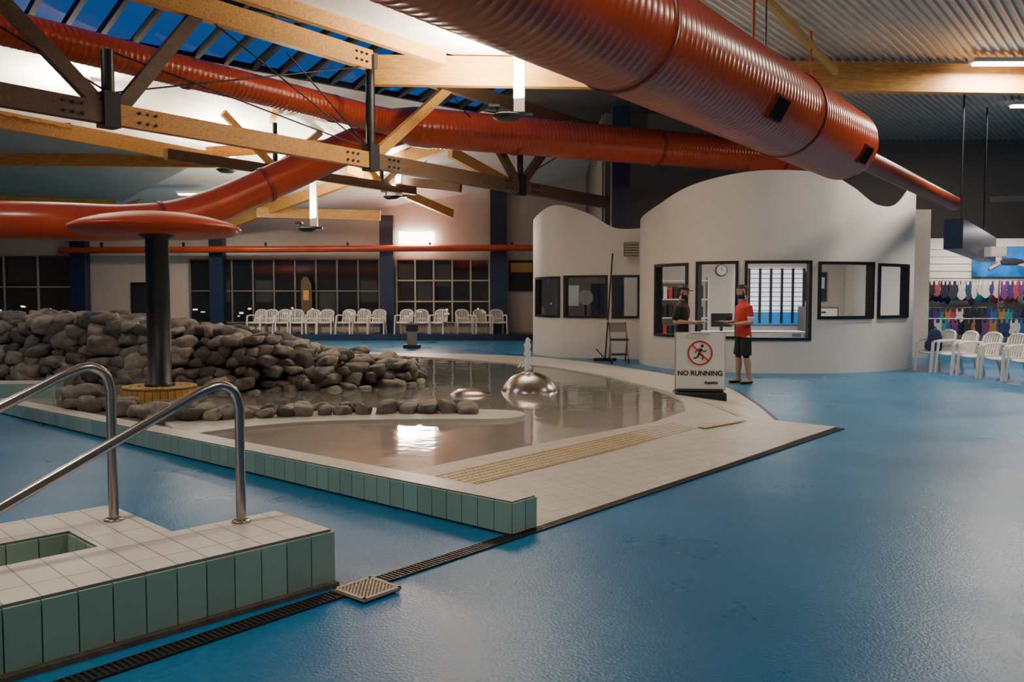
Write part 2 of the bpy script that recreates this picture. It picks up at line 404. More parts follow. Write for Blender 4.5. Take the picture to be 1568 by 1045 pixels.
for x,y,w,h in ((-4.62,31.7,.5,4.55),(-.5,31.7,.6,5.5),(-16.0,31.7,.55,4.7),(-10.9,31.7,.5,4.6),(3.05,24.3,.5,6.9)):
    m=M('navy_column'); m.box((x,y,h/2),(w,.4,h),NAVY); m.box((x,y,.06),(w+.1,.5,.12),NAVY); m.build()
# ---------------------------------------------------------------- ducts
def duct(m,p0,p1,r,mt,pitch=.10,ridge=.005,seg=48,cap0=False,cap1=False):
    p0=V(p0);p1=V(p1);d=p1-p0;L=d.length;d.normalize(); P=[];R=[]
    n=int(L/pitch)
    for i in range(n):
        t=i*pitch; P+= [p0+d*t,p0+d*(t+pitch*.74),p0+d*(t+pitch*.87)]; R+=[r,r,r+ridge]
    P.append(p1);R.append(r)
    if cap1:
        for a,b in ((.1,.97),(.2,.85),(.27,.6),(.3,.3),(.31,.03)): P.append(p1+d*a*r*1.6); R.append(r*b)
    m.tube(P,R,mt,seg,True)
m=M('ventilation_duct')
bd=V((4.45,6.15,0)).normalized(); be=V((4.76,12.45,3.78))
duct(m,be-bd*16,be,.5,RED,cap1=True,seg=64)
for t in (2.55,6.6,11): c=be-bd*t; m.tube([c-bd*.03,c-bd*.02,c+bd*.02,c+bd*.03],[.5,.52,.52,.5],REDD,64,False)
nrm=V((bd.y,-bd.x,0))*math.cos(math.radians(30))-V((0,0,1))*math.sin(math.radians(30)); tz=nrm.cross(bd)
for t in (4.05,.5):
    c=be-bd*t+nrm*.5; R=Matrix((bd,tz,nrm)).transposed()
    m.box(c,(.36,.26,.05),REDD,R=R)
    for i in range(6): m.box(c+nrm*.03+bd*(-.14+i*.056),(.018,.22,.03),STEELD,R=R)
duct(m,be+bd*.4-V((0,0,.05)),be+bd*9.8,.16,REDD,seg=20)
for t in (3.2,7.5):
    c=be-bd*t; m.tube([c+V((0,0,.5)),c+V((0,0,2.5))],.012,STEELD,6)
m.build()
m=M('ventilation_duct')
nd=V((-2.3,18.9,5.3))
duct(m,(-10.5,7.2,5.35),nd-V((.3,.5,0)),.255,RED,seg=36)
duct(m,nd+V((.2,.05,0)),(9.5,24.2,5.3),.43,RED,seg=44)
m.tube([nd-V((.9,1.2,0)),nd-V((.3,.45,0)),nd+V((.1,.02,0)),nd+V((.5,.2,0))],[.265,.29,.43,.45],RED,36)
pth=catmull([nd,V((-3.3,18.6,4.9)),V((-4.9,18.1,4.05)),V((-6.2,17.2,3.3)),V((-7.2,16.4,3.0)),V((-9,15.4,2.95)),V((-15,14.5,2.95))],12)
m.tube(pth,.35,RED,36)
for i in (10,26,44): 
    dd=(pth[i+1]-pth[i]).normalized(); m.tube([pth[i]-dd*.04,pth[i]+dd*.04],.37,REDD,36)
for f in (.2,.5,.8):
    c=nd.lerp(V((9.5,24.2,5.3)),f); dd=(V((9.5,24.2,5.3))-nd).normalized(); m.tube([c-dd*.05,c+dd*.05],.45,REDD,36)
for f in (.35,.62,.85):
    c=V((-10.5,7.2,5.35)).lerp(nd,f); dd=(nd-V((-10.5,7.2,5.35))).normalized(); m.tube([c-dd*.04,c+dd*.04],.275,REDD,30)
m.build()
m=M('red_pipe'); m.tube([(-16.5,31.2,3.25),(.9,31.2,3.35)],.12,RED,14)
for x in (-15,-12,-9,-6,-3,0): m.box((x,31.32,3.4),(.08,.06,.3),STEELD)
m.build()
# ---------------------------------------------------------------- pendants / lamps
def pendant(x,y,zb,zt,w=.2,e=250):
    em=empty('uplight_pendant',(x,y,zb))
    m=M('housing'); m.box((0,0,(zt-zb)/2+.06),(w,w,zt-zb),PLAST); m.box((0,0,zt-zb+.08),(w+.06,w+.06,.04),PLAST); m.build(em,bevel=.01)
    m=M('floodlight'); m.lathe([(.001,-.06),(.16,-.06),(.26,0),(.28,.03),(.24,.05),(.001,.05)],(-.22,0,-.02),BLACK,24)
    m.box((0,0,.02),(.5,.12,.05),STEELD); m.tube([(-.4,0,.03),(-.4,0,.16)],.02,STEELD,8); m.box((-.45,0,.17),(.2,.25,.05),BLACK); m.build(em)
    area('lamp',(-.3,-.25,.3),(.5,.5),e,(1,.88,.72),up=True,parent=em)
pendant(.13,15.7,4.86,6.05,e=720)
pendant(-3.55,27,4.7,5.9,e=480)
pendant(-7.6,23.6,5.05,6.4,e=480)
pendant(-5.9,25.6,3.6,5.2,e=480)
pendant(-9.6,19.6,5.3,6.6,e=380)
for x,y,z,e in ((9.6,16.8,6.15,300),(7.5,10.5,6.15,210),(2.5,3.5,6.15,115),(12.5,20.5,6.15,140),(-4,3,6.15,165),(9.5,4,6.15,50),(-9,9,7.15,250),(-13,16,5.1,130),(-10,27.5,4.9,120)):  # several battens, like those near the camera and the mound, are added fill
    em=empty('fluorescent_batten',(x,y,z))
    m=M('body'); m.box((0,0,0),(1.4,.22,.08),PLAST); m.box((0,0,-.06),(1.3,.16,.05),LAMP); m.build(em)
    area('lamp',(0,0,-.12),(1.3,.2),e,(1,.89,.76),parent=em)
em=empty('wall_batten',(-3.55,31.85,3.75)); m=M('body'); m.box((0,0,0),(1.3,.12,.45),LAMP); m.build(em)
area('lamp',(0,-.5,0),(1.3,.4),190,(1,.76,.6),parent=em,rot=(math.radians(70),0,math.pi))
# ---------------------------------------------------------------- back wall windows
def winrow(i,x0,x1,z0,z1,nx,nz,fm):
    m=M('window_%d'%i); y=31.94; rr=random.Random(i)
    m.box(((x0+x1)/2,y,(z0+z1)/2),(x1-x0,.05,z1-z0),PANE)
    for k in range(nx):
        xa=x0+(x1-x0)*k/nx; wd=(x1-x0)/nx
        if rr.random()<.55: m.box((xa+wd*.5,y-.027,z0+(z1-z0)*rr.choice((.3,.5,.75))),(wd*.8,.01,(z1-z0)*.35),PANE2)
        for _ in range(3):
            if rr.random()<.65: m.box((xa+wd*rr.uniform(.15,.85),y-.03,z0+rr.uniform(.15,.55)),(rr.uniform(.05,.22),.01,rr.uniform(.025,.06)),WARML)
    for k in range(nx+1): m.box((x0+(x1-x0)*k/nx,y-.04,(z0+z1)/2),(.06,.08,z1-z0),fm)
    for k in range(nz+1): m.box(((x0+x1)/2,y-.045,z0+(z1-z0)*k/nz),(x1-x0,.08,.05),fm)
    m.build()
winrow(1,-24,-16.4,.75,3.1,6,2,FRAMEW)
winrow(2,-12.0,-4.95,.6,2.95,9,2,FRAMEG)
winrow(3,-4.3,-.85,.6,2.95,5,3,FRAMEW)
m=M('door_1'); m.box((-13.9,31.95,1.05),(.65,.08,2.1),BLACK); m.box((-13.9,31.9,1.05),(.5,.05,1.9),PANE); m.build()
m=M('picture_board'); m.box((.35,31.93,2.35),(.95,.06,1.15),BLACK); m.box((.35,31.89,2.65),(.8,.02,.35),YELT); m.build()
m=M('baseboard_back'); m.box((-6,31.2,.11),(14,1.5,.22),NAVY); m.build()
em=empty('banner_flag',(-7.6,31.55,.22))
m=M('pole'); m.tube([(-.2,0,0),(-.2,0,1.9),(-.1,0,2.08),(.05,0,2.1)],.015,STEELD,6); m.lathe([(.001,0),(.2,0),(.2,.03),(.001,.03)],(-.2,0,0),BLACK,16); m.build(em)
m=M('flag'); m.add([(-.19,0,.5),(.15,0,.45),(.22,0,1.2),(.2,0,1.8),(.05,0,2.08),(-.1,0,2.06),(-.19,0,1.9)],[(0,1,2,3,4,5,6)],WOODD); m.box((0,-.01,1.4),(.2,.01,.35),WOOD); m.build(em)
# ---------------------------------------------------------------- reception curved walls
def curved_wall(name,ctrl,wins,th=.14,winidx=10,glass=GLASS,mullions=None):
    C=catmull(ctrl,12); S=[0]
    for i in range(1,len(C)): S.append(S[-1]+(C[i].xy-C[i-1].xy).length)
    def at(s_):
        s_=max(0,min(S[-1],s_))
        for i in range(len(S)-1):
            if S[i]<=s_<=S[i+1]:
                t=(s_-S[i])/max(1e-9,S[i+1]-S[i]); return C[i].lerp(C[i+1],t)
        return C[-1]
    def nor(s_):
        d=at(s_+.02)-at(s_-.02); d.z=0; d.normalize(); return V((d.y,-d.x,0))
    def sx(x):
        r=None
        for i in range(len(C)-1):
            if C[i].x<=x<=C[i+1].x: r=S[i]+(x-C[i].x)/max(1e-9,C[i+1].x-C[i].x)*(S[i+1]-S[i])
        return r
    W=[(sx(a),sx(b),z0,z1) for a,b,z0,z1 in wins]
    brk=sorted(set(S+[w[0] for w in W]+[w[1] for w in W]))
    m=M(name)
    for a,b in zip(brk,brk[1:]):
        if b-a<1e-6: continue
        pa,pb=at(a),at(b); na,nb=nor(a),nor(b); mid=(a+b)/2
        w=[w for w in W if w[0]<mid<w[1]]
        za,zb=pa.z,pb.z
        def quad(z0a,z0b,z1a,z1b):
            for off,fl in ((0,0),(th,1)):
                q0=V((pa.x,pa.y,0))-na*off;q1=V((pb.x,pb.y,0))-nb*off
                vs=[q0+V((0,0,z0a)),q1+V((0,0,z0b)),q1+V((0,0,z1b)),q0+V((0,0,z1a))]
                m.add(vs,[(0,1,2,3)] if not fl else [(3,2,1,0)],WHITE,True)
        def cap(z0,z1,flip=False):
            q0=V((pa.x,pa.y,z0));q1=V((pb.x,pb.y,z1))
            m.add([q0,q1,q1-nb*th,q0-na*th],[(0,1,2,3)],WHITE)
        if w:
            z0,z1=w[0][2],w[0][3]
            quad(0,0,z0,z0); quad(z1,z1,za,zb); cap(z0,z0); cap(z1,z1)
        else: quad(0,0,za,zb)
        cap(za,zb)
    m.build()
    for j,(a,b,z0,z1) in enumerate(W):
        m=M('window_%d'%(winidx+j)); n=max(2,int((b-a)/.12)); pts=[a+(b-a)*i/n for i in range(n+1)]
        f=lambda s_,z,o: V((at(s_).x,at(s_).y,z))-nor(s_)*o
        for p,q in zip(pts,pts[1:]):
            m.add([f(p,z0,.05),f(q,z0,.05),f(q,z1,.05),f(p,z1,.05)],[(0,1,2,3)],glass,True)
            for z in (z0+.03,z1-.03): m.beam(f(p,z,.05),f(q,z,.05),.18,.06,FRAMEB)
        for s_ in (a+.03,b-.03):
            m.beam(f(s_,z0,.05),f(s_,z1,.05),.06,.18,FRAMEB,up=nor(s_))
        m.build()
curved_wall('wall_reception',[(3.6,22.5,3.3),(3.05,20.4,3.4),(3.25,19.1,3.62),(3.84,18.15,3.95),(4.96,17.6,4.15),(6.3,17.5,4.1),(6.95,17.62,3.85),(7.6,17.9,3.5),(8.3,18.35,3.55),(8.85,18.9,3.95),(9.15,19.6,4.0),(9.3,21,3.7),(9.3,23.5,3.6)],
  [(3.22,3.76,.7,2.3),(3.90,4.68,.7,2.32),(4.8,6.13,.68,2.32),(6.26,7.55,1.12,2.30),(7.67,8.62,1.12,2.28)])
curved_wall('wall_reception_side',[(.75,25.5,3.6),(.6,23.6,3.7),(1.1,22.3,3.95),(1.9,21.8,3.7),(2.6,21.55,3.3),(3.4,21.4,3.3)],
  [(.66,1.25,1.03,2.1),(1.34,2.42,1.03,2.12),(2.52,3.2,1.03,2.12)],winidx=20,glass=GLASS2)
# office interiors
m=M('wall_office_side_back'); m.box((2.1,25.0,1.5),(2.5,.1,3.0),GREYW); m.box((1.7,24.93,1.6),(.5,.03,.6),PAPER); m.box((2.6,24.93,1.5),(.6,.03,.9),NAVY); m.build()
m=M('ceiling_office_side'); m.prism([(.9,23.6),(1.3,22.5),(2.0,22.05),(3.2,21.7),(3.3,24.9),(1.0,24.9)],2.9,2.96,WHITE); m.build()
m=M('office_fan'); m.tube([(2.0,23.2,1.55),(2.0,23.14,1.55)],.2,PLAST,24); m.tube([(2.0,23.2,0),(2.0,23.2,1.4)],.03,STEELD,8); m.lathe([(.001,0),(.22,0),(.2,.04),(.001,.04)],(2.0,23.2,0),STEELD,20); m.build()
area('office_side_light',(2.2,23.3,2.8),(.8,.8),20,(1,.88,.75))
m=M('wall_office_back'); m.box((6.2,23.6,1.55),(6.2,.1,3.1),WALLB); m.build()
m=M('ceiling_office'); m.prism([(3.9,22.9),(3.5,20.3),(3.8,19.2),(4.4,18.4),(5.2,18.0),(6.3,17.9),(7.4,18.3),(8.6,19.2),(9.0,20.5),(9.0,23.4)],3.0,3.08,WHITE); m.build()
m=M('window_office_louvre')
LGLOW=mat('daylit_louvre',(.7,.75,.8),.5,emis=(.85,.9,1),estr=1.2)  # emission stands in for the bright pool room beyond the louvres
BLUEP=mat('pool_beyond_blue',(.02,.2,.5),.2,emis=(.03,.3,.8),estr=.5)
m.box((7.1,23.5,1.75),(1.9,.04,1.2),LGLOW); m.box((7.1,23.5,.98),(1.9,.04,.34),BLUEP)
for i in range(7): m.box((6.2+i*.3,23.45,1.6),(.06,.06,1.5),FRAMEB)
for i in range(10): m.box((7.1,23.46,1.2+i*.125),(1.9,.03,.025),FRAMEW)
m.build()
m=M('office_desk'); m.box((5.6,20.3,.74),(2.6,.7,.04),WHITE); m.box((4.4,20.3,.37),(.05,.65,.72),WHITE); m.box((6.8,20.3,.37),(.05,.65,.72),WHITE)
m.box((5.0,20.35,1.02),(.5,.04,.32),BLACK); m.box((5.0,20.38,.8),(.06,.06,.12),BLACK); m.build()
m=M('office_shelf')
for z in (.5,1.0,1.5,2.0): m.box((4.6,23.2,z),(1.4,.3,.03),WHITE)
for x in (3.9,5.3): m.box((x,23.2,1.05),(.03,.3,2.1),WHITE)
for z in (.52,1.02,1.52):
    for i in range(9):
        hh=.25+random.random()*.12; m.box((4.0+i*.14,23.2,z+hh/2),(.1,.22,hh),random.choice([REDP,NAVY,PAPER,TEAL,BLACK]))
m.build()
m=M('filing_cabinet'); m.box((8.1,22.6,.66),(.9,.5,1.3),GREYW)
for i in range(4): m.box((8.1,22.34,.2+i*.31),(.82,.02,.27),PLAST); m.box((8.1,22.32,.24+i*.31),(.2,.02,.03),STEELD)
m.build()
m=M('wall_poster'); m.box((8.35,23.5,1.85),(.6,.03,.8),NAVY); m.box((8.35,23.47,1.95),(.45,.02,.3),PAPER); m.build()
m=M('wall_clock'); m.tube([(5.75,23.54,2.3),(5.75,23.48,2.3)],.16,BLACK,24); m.tube([(5.75,23.49,2.3),(5.75,23.47,2.3)],.14,PAPER,24); m.box((5.75,23.465,2.34),(.012,.006,.09),BLACK); m.build()
area('office_ceiling_light',(6,20.5,2.9),(2.5,1.5),140,(1,.9,.78))
m=M('wall_floodlight'); m.box((2.95,21.2,2.75),(.36,.16,.34),GREYW); 
for i in range(5): m.box((2.95,21.1,2.62+i*.065),(.32,.03,.015),PLAST)
m.box((2.95,21.32,2.75),(.08,.2,.08),STEELD); m.build()
m=M('squeegee_mop'); m.tube([(2.28,20.85,.05),(2.5,21.3,2.65)],.02,STEELD,8); m.box((2.28,20.85,.04),(.55,.05,.07),STEELD); m.beam((2.28,20.85,.05),(2.05,20.75,.3),.02,.02,STEELD); m.build()
m=M('cleaning_trolley')
for x in (2.36,2.76):
    m.tube([(x,20.15,.07),(x-.05,20.35,.95),(x-.1,20.2,1.0)],.015,STEEL,8); m.tube([(x,20.7,.07),(x,20.4,.6)],.015,STEEL,8)
    for y in (20.15,20.7): m.tube([(x-.015,y,.05),(x+.015,y,.05)],.05,BLACK,12)
m.box((2.56,20.4,.55),(.42,.4,.04),BLACK); m.box((2.51,20.3,.85),(.36,.1,.22),GREYW); m.box((2.56,20.4,.2),(.4,.4,.03),STEELD); m.build()
# ---------------------------------------------------------------- shop / right side
m=M('wall_shop_side'); m.box((10.25,22.0,1.9),(.9,.15,3.8),WALLB); m.build()
m=M('shop_slatwall'); m.box((13.2,24.0,1.6),(4.4,.1,3.2),WALLB)
for i in range(14): m.box((13.2,23.94,.3+i*.2),(4.3,.02,.02),FRAMEW)
m.build()
m=M('swimmer_poster'); PB=mat('poster_blue',(.01,.11,.32),.4,var=.7,vscale=2.5,emis=(.01,.12,.4),estr=.25)
m.box((13.9,23.9,2.55),(2.1,.04,.85),PB)
m.ball((13.5,23.87,2.62),(.16,.02,.11),SKIN); m.ball((13.9,23.87,2.55),(.38,.02,.1),BLKS); m.beam((13.6,23.86,2.52),(13.3,23.86,2.35),.03,.07,SKIN); m.ball((14.4,23.87,2.45),(.3,.02,.06),SKIN)
m.build()
m=M('swimwear_display')
cols=[mat('swim_%d'%i,c,.6) for i,c in enumerate([(.32,.03,.05),(.02,.08,.25),(.01,.01,.015),(.3,.12,.04),(.12,.03,.12),(.03,.2,.2),(.01,.01,.015),(.04,.02,.12),(.02,.03,.08),(.02,.02,.03),(.45,.4,.36)])]
for zr,y0 in ((.95,23.3),(1.25,23.6),(1.85,23.7),(2.0,23.45)):
    m.tube([(11.3,y0+.05,zr+.02),(15.3,y0+.05,zr+.02)],.015,STEEL,8)
    x=11.35+random.random()*.1
    while x<15.2:
        w=.09+random.random()*.05; h=.38+random.random()*.15; c=random.choice(cols); y=y0+random.random()*.06
        pts=[(-w*.7,0),(-w*.45,0),(-w*.3,-.1),(w*.3,-.1),(w*.45,0),(w*.7,0),(w*.8,-.14),(w*.65,-h*.5),(w,-h*.8),(w*.25,-h),(-w*.25,-h),(-w,-h*.8),(-w*.65,-h*.5),(-w*.8,-.14)]
        n=len(pts); m.add([(x+a,y,zr+b) for a,b in pts]+[(x+a,y+.03,zr+b) for a,b in pts],[tuple(range(n)),tuple(range(2*n-1,n-1,-1))]+[(i,(i+1)%n,n+(i+1)%n,n+i) for i in range(n)],c)
        x+=.11+random.random()*.09
for x in (11.3,13.3,15.3):
    m.tube([(x,23.35,0),(x,23.35,2.02)],.02,STEEL,8)
m.build()
area('shop_light',(13.2,22.6,3.4),(3,.5),140,(1,.95,.9))
m=M('reception_bulkhead'); m.beam((8.9,17.3,2.85),(12.0,21.6,2.75),.35,.6,NAVY); m.box((11.0,19.5,2.6),(.35,.3,.22),PLAST)
m.tube([(9.2,17.6,3.1),(9.2,17.6,6.2)],.02,STEELD,6); m.tube([(11.6,21.1,3.1),(11.6,21.1,6.2)],.02,STEELD,6); m.build()
m=M('ceiling_conduit'); m.beam((9.2,16.5,3.45),(14,18.0,3.75),.06,.1,GREYW); m.tube([(11,17.05,3.6),(11,17.05,6.2)],.02,STEELD,6); m.build()
# chairs
def chair_mesh():
    m=M('plastic_armchair')
    prof=[(-.24,.405),(-.225,.435),(-.1,.43),(.05,.42),(.17,.42),(.21,.45)]
    n=len(prof)
    vs=[]
    for y,z in prof:
        for i in range(7):
            x=-.23+.46*i/6; vs.append((x,y,z-.012*(1-abs(i-3)/3)))
    vs+= [(a,b,c-.022) for a,b,c in vs]
    fs=[];o=n*7
    for i in range(n-1):
        for k in range(6):
            a=i*7+k; fs.append((a,a+1,a+8,a+7)); fs.append((o+a,o+a+7,o+a+8,o+a+1))
    for k in range(6): fs.append((k,o+k,o+k+1,k+1)); a=(n-1)*7+k; fs.append((a,a+1,o+a+1,o+a))
    for i in range(n-1): a=i*7; fs.append((a,a+7,o+a+7,o+a)); a+=6; fs.append((a,o+a,o+a+7,a+7))
    m.add(vs,fs,PLAST,True)
    for s in (-1,1):
        m.beam((s*.235,.2,.43),(s*.225,.30,.80),.05,.035,PLAST)
        m.tube([(s*.235,.26,.66),(s*.27,.1,.675),(s*.28,-.1,.67),(s*.275,-.22,.65),(s*.265,-.25,.60)],.024,PLAST,8)
        m.beam((s*.262,-.235,.64),(s*.275,-.29,0),.05,.04,PLAST)
        m.beam((s*.225,.19,.44),(s*.245,.31,0),.05,.04,PLAST)
        m.beam((s*.23,-.2,.425),(s*.23,.2,.425),.03,.04,PLAST)
    top=catmull([(-.225,.30,.79),(-.15,.315,.85),(0,.32,.87),(.15,.315,.85),(.225,.30,.79)],4)
    m.tube(top,.022,PLAST,8)
    for i in range(6):
        x=-.16+.32*i/5; m.beam((x,.215,.43),(x,.315,.85-.02*abs(i-2.5)/2.5),.038,.014,PLAST)
    m.beam((-.22,.24,.55),(.22,.24,.55),.014,.04,PLAST)
    return m.mesh()
CH=chair_mesh()
def chair(x,y,rz,z=0):
    o=D.objects.new('plastic_armchair',CH); COL.objects.link(o); o.location=(x,y,z); o.rotation_euler[2]=rz
for px in (-9.2,-8.75,-8.3,-7.75,-7.25,-6.75,-6.0,-5.42,-4.85,-3.9,-3.25,-2.65,-1.75,-1.1,-.5):
    chair(px,30.85+random.uniform(-.05,.05),random.uniform(-.35,.35),.22)
for i in range(8): chair(8.95+i*.13,18.0-i*.62,math.radians(-80)+random.uniform(-.08,.08))
m=M('backpack'); BP=mat('backpack_navy',(.012,.03,.11),.7,bump=.3,bscale=30)
m.rings([((0,0,.435),.10,.15),((0,0,.47),.125,.18),((0,0,.60),.13,.185),((0,0,.75),.12,.17),((0,0,.85),.09,.13),((0,0,.89),.04,.07)],BP,20)
m.rings([((-.11,0,.46),.05,.12),((-.12,0,.50),.07,.14),((-.12,0,.62),.065,.13),((-.11,0,.66),.03,.09)],BP,16)
m.tube(catmull([(0,-.04,.88),(0,-.02,.94),(0,.02,.94),(0,.04,.88)],4),.01,BLACK,6)
m.build(loc=(8.93,18.0,0),rz=.1)
# ---------------------------------------------------------------- pool
inner=[SW(.28,1.5),SW(2.2,1.5),V((1.6,9.62,0)),V((2.17,10.6,0)),V((2.36,12.3,0)),V((1.94,14.4,0)),V((1.3,16.2,0)),V((.3,17.9,0)),V((-2.2,20.1,0)),V((-5.5,21.5,0)),V((-10,21.5,0))]
outer=[SW(.26,0),SW(3,0),V((3.93,10.28,0)),V((3.33,10.65,0)),V((3.61,12.85,0)),V((3.69,15.2,0)),V((2.95,17.8,0)),V((1.82,20.4,0)),V((.0,22.6,0)),V((-4,24,0)),V((-10,24.2,0))]
inn=inner[:3]+catmull(inner[3:],6); out=outer[:3]+catmull(outer[3:],6)
m=M('pool_deck')
n=len(inn); vs=[(p.x,p.y,.012) for p in out]+[(p.x,p.y,.165) for p in inn]+[(p.x,p.y,.05) for p in inn]
for i in range(n-1):
    m.add([vs[i],vs[i+1],vs[n+i+1],vs[n+i]],[(0,1,2,3)],DECK)
    m.add([vs[n+i],vs[n+i+1],vs[2*n+i+1],vs[2*n+i]],[(0,1,2,3)],DECK)
def dz(w): return .012+.153*w/1.5+.006
st=[(.45,.92),(4.35,.92),(4.35,1.28),(.45,1.28)]
m.add([SW(a,b,dz(b)) for a,b in st],[(0,1,2,3)],YEL)
for i in range(0,76):
    for k in range(6): m.box(SW(.5+i*.0505,.95+k*.06,dz(.95+k*.06)+.002),(.025,.025,.006),YEL,rz=-ANG)
lp=[SW(4.35,.92,.125),V((2.62,10.0,.115)),V((2.95,10.45,.07)),V((2.75,11.6,.12)),V((2.6,12.0,.135))]
for a,b in zip(lp,lp[1:]): m.beam(a,b,.1,.012,YEL)
m.build()
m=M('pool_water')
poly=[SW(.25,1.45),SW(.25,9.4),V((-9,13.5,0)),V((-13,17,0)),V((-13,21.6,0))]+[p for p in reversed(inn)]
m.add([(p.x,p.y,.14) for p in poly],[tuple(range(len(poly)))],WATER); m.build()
def tiled_wall(m,p0,dirv,nrmv,L,hz0,hz1,tw=.15,gap=.006):
    n=int(round(L/tw)); w=L/n
    ang=math.atan2(dirv.y,dirv.x)
    for i in range(n):
        t=(i+.5)*w; h=hz0+(hz1-hz0)*t/L-.02
        c=V(p0)+dirv*t+nrmv*.004; m.box((c.x,c.y,h/2+.012),(w-gap,.016,h-.01),TEAL,rz=ang)
m=M('pool_curb'); Lc=9.6; h0,h1=.235,.16
pa=[SW(.008,0.008),SW(.25,.008),SW(.25,Lc),SW(.008,Lc)]; hs=[h0,h0,h1,h1]
vs=[(p.x,p.y,0) for p in pa]+[(p.x,p.y,h-.004) for p,h in zip(pa,hs)]
m.add(vs,[(0,1,5,4),(1,2,6,5),(2,3,7,6),(3,0,4,7)],GROUT)
m.add(vs[4:],[(0,1,2,3)],DECK)
tiled_wall(m,SW(0,0),N,-G,Lc,h0,h1); tiled_wall(m,SW(0,0),G,-N,.25,h0,h0,tw=.125)
lf=catmull([(-3.35,8.65,0),(-3.15,8.95,0),(-2.76,9.35,0),(-2.1,9.68,0),(-1.08,9.82,0),(-.18,9.84,0),(.1,10.05,0),(.14,10.35,0),(-.1,10.6,0),(-1.1,10.75,0),(-2.6,10.8,0),(-3.9,10.5,0),(-4.0,9.7,0)],5)
LEDG=mat('ledge_paint',(.66,.63,.55),.4,var=.08)
m.prism([(p.x,p.y) for p in lf],.05,.175,LEDG,LEDG); m.build()
m=M('tiled_step'); m.prism([(-7.9,12.1),(-6.6,12.2),(-6.7,12.7),(-8.0,12.6)],0,.34,TEAL,DECK); m.build()
m=M('floor_drain'); d0=SW(-3.9,-.02); d1=SW(6.05,-.02); m.beam(d0+V((0,0,.0)),d1+V((0,0,.0)),.10,.012,BLACK)
L=(d1-d0).length; i=0.0
GRT=mat('drain_grate',(.035,.033,.03),.5,.3)
while i<L: m.box(d0+G*i+V((0,0,.008)),(.012,.10,.008),GRT,rz=math.pi/2-ANG); i+=.028
for sgn in (-1,1): m.beam(d0+N*sgn*.052+V((0,0,.006)),d1+N*sgn*.052+V((0,0,.006)),.008,.014,GRT)
for a,b in zip(out[3:],out[4:]): m.beam(a+V((.03,0,.004)),b+V((.03,0,.004)),.06,.014,BLACK)
m.beam(out[2],out[3],.05,.016,BLACK)
m.build()
m=M('drain_cover'); BEI=mat('beige_grate',(.50,.40,.30),.5,.1)
c=V((-.78,4.52,.012)); m.box(c,(.25,.25,.012),GROUTD,rz=math.pi/2-ANG)
for k in range(9):
    o=(k-4)*.026; m.box(c+G*o+V((0,0,.01)),(.012,.24,.012),BEI,rz=math.pi/2-ANG); m.box(c+N*o+V((0,0,.01)),(.24,.012,.012),BEI,rz=math.pi/2-ANG)
for s in (-1,1): m.box(c+G*s*.12+V((0,0,.01)),(.02,.26,.016),BEI,rz=math.pi/2-ANG); m.box(c+N*s*.12+V((0,0,.01)),(.26,.02,.016),BEI,rz=math.pi/2-ANG)
m.build()
# foreground block
A2=math.radians(44); g2=V((math.sin(A2),math.cos(A2),0)); n2=V((-math.cos(A2),math.sin(A2),0)); C0=V((-.99,4.66,0))
def BW(s_,w,z=0): return C0+g2*s_+n2*w+V((0,0,z))
m=M('tiled_pool_steps'); H=.31
def rect(s0,s1,w0,w1,z0,z1,ms,mt):
    m.prism([BW(s0,w0).xy,BW(s1,w0).xy,BW(s1,w1).xy,BW(s0,w1).xy],z0,z1,ms,mt)
rect(-4.6,-.01,.01,.59,0,H,GROUT,BLOCKT)
rect(-1.03,-.64,.59,1.45,0,H,GROUT,BLOCKT)
rect(-4.6,-1.03,1.01,1.45,0,H,GROUT,BLOCKT)
rect(-4.6,-2.6,.59,1.01,0,H,GROUT,BLOCKT)
rect(-2.6,-1.03,.59,1.01,0,.1,GROUT,BLOCKT)
tiled_wall(m,BW(-4.6,0),g2,-n2,4.6,H,H); tiled_wall(m,BW(0,0),n2,g2,.6,H,H)
tiled_wall(m,BW(-.64,.6),n2,g2,.85,H,H); 
tiled_wall(m,BW(-1.03,.60),n2,-g2,.40,H,H); tiled_wall(m,BW(-2.6,1.005),g2,-n2,1.57,H,H)
m.beam(BW(-4.6,-.03,.01),BW(0,-.03,.01),.05,.03,GROUTD)
m.build()
def rail(s0,w0,top,s1):
    m=M('handrail'); pts=[BW(s0,w0,H),BW(s0,w0,top-.14)]
    arc=catmull([BW(s0,w0,top-.14),BW(s0-.03,w0,top-.045),BW(s0-.11,w0,top),BW(s0-.22,w0,top-.025),BW(s0-.34,w0,top-.08)],5)
    pts+=arc[1:]; L=(s0-.34)-s1; pts.append(BW(s1,w0,top-.08-L*.47)); 
    zz=top-.08-L*.47
    pts.append(BW(s1-.06,w0,zz-.05)); pts.append(BW(s1-.08,w0,max(H,0)))
    m.tube(pts,.027,STEEL,16); m.lathe([(.001,.012),(.05,.012),(.055,0),(.03,0)],BW(s0,w0,H),STEEL,20); m.build()
rail(-.28,.50,1.10,-1.75); rail(-.77,1.06,1.20,-2.3)
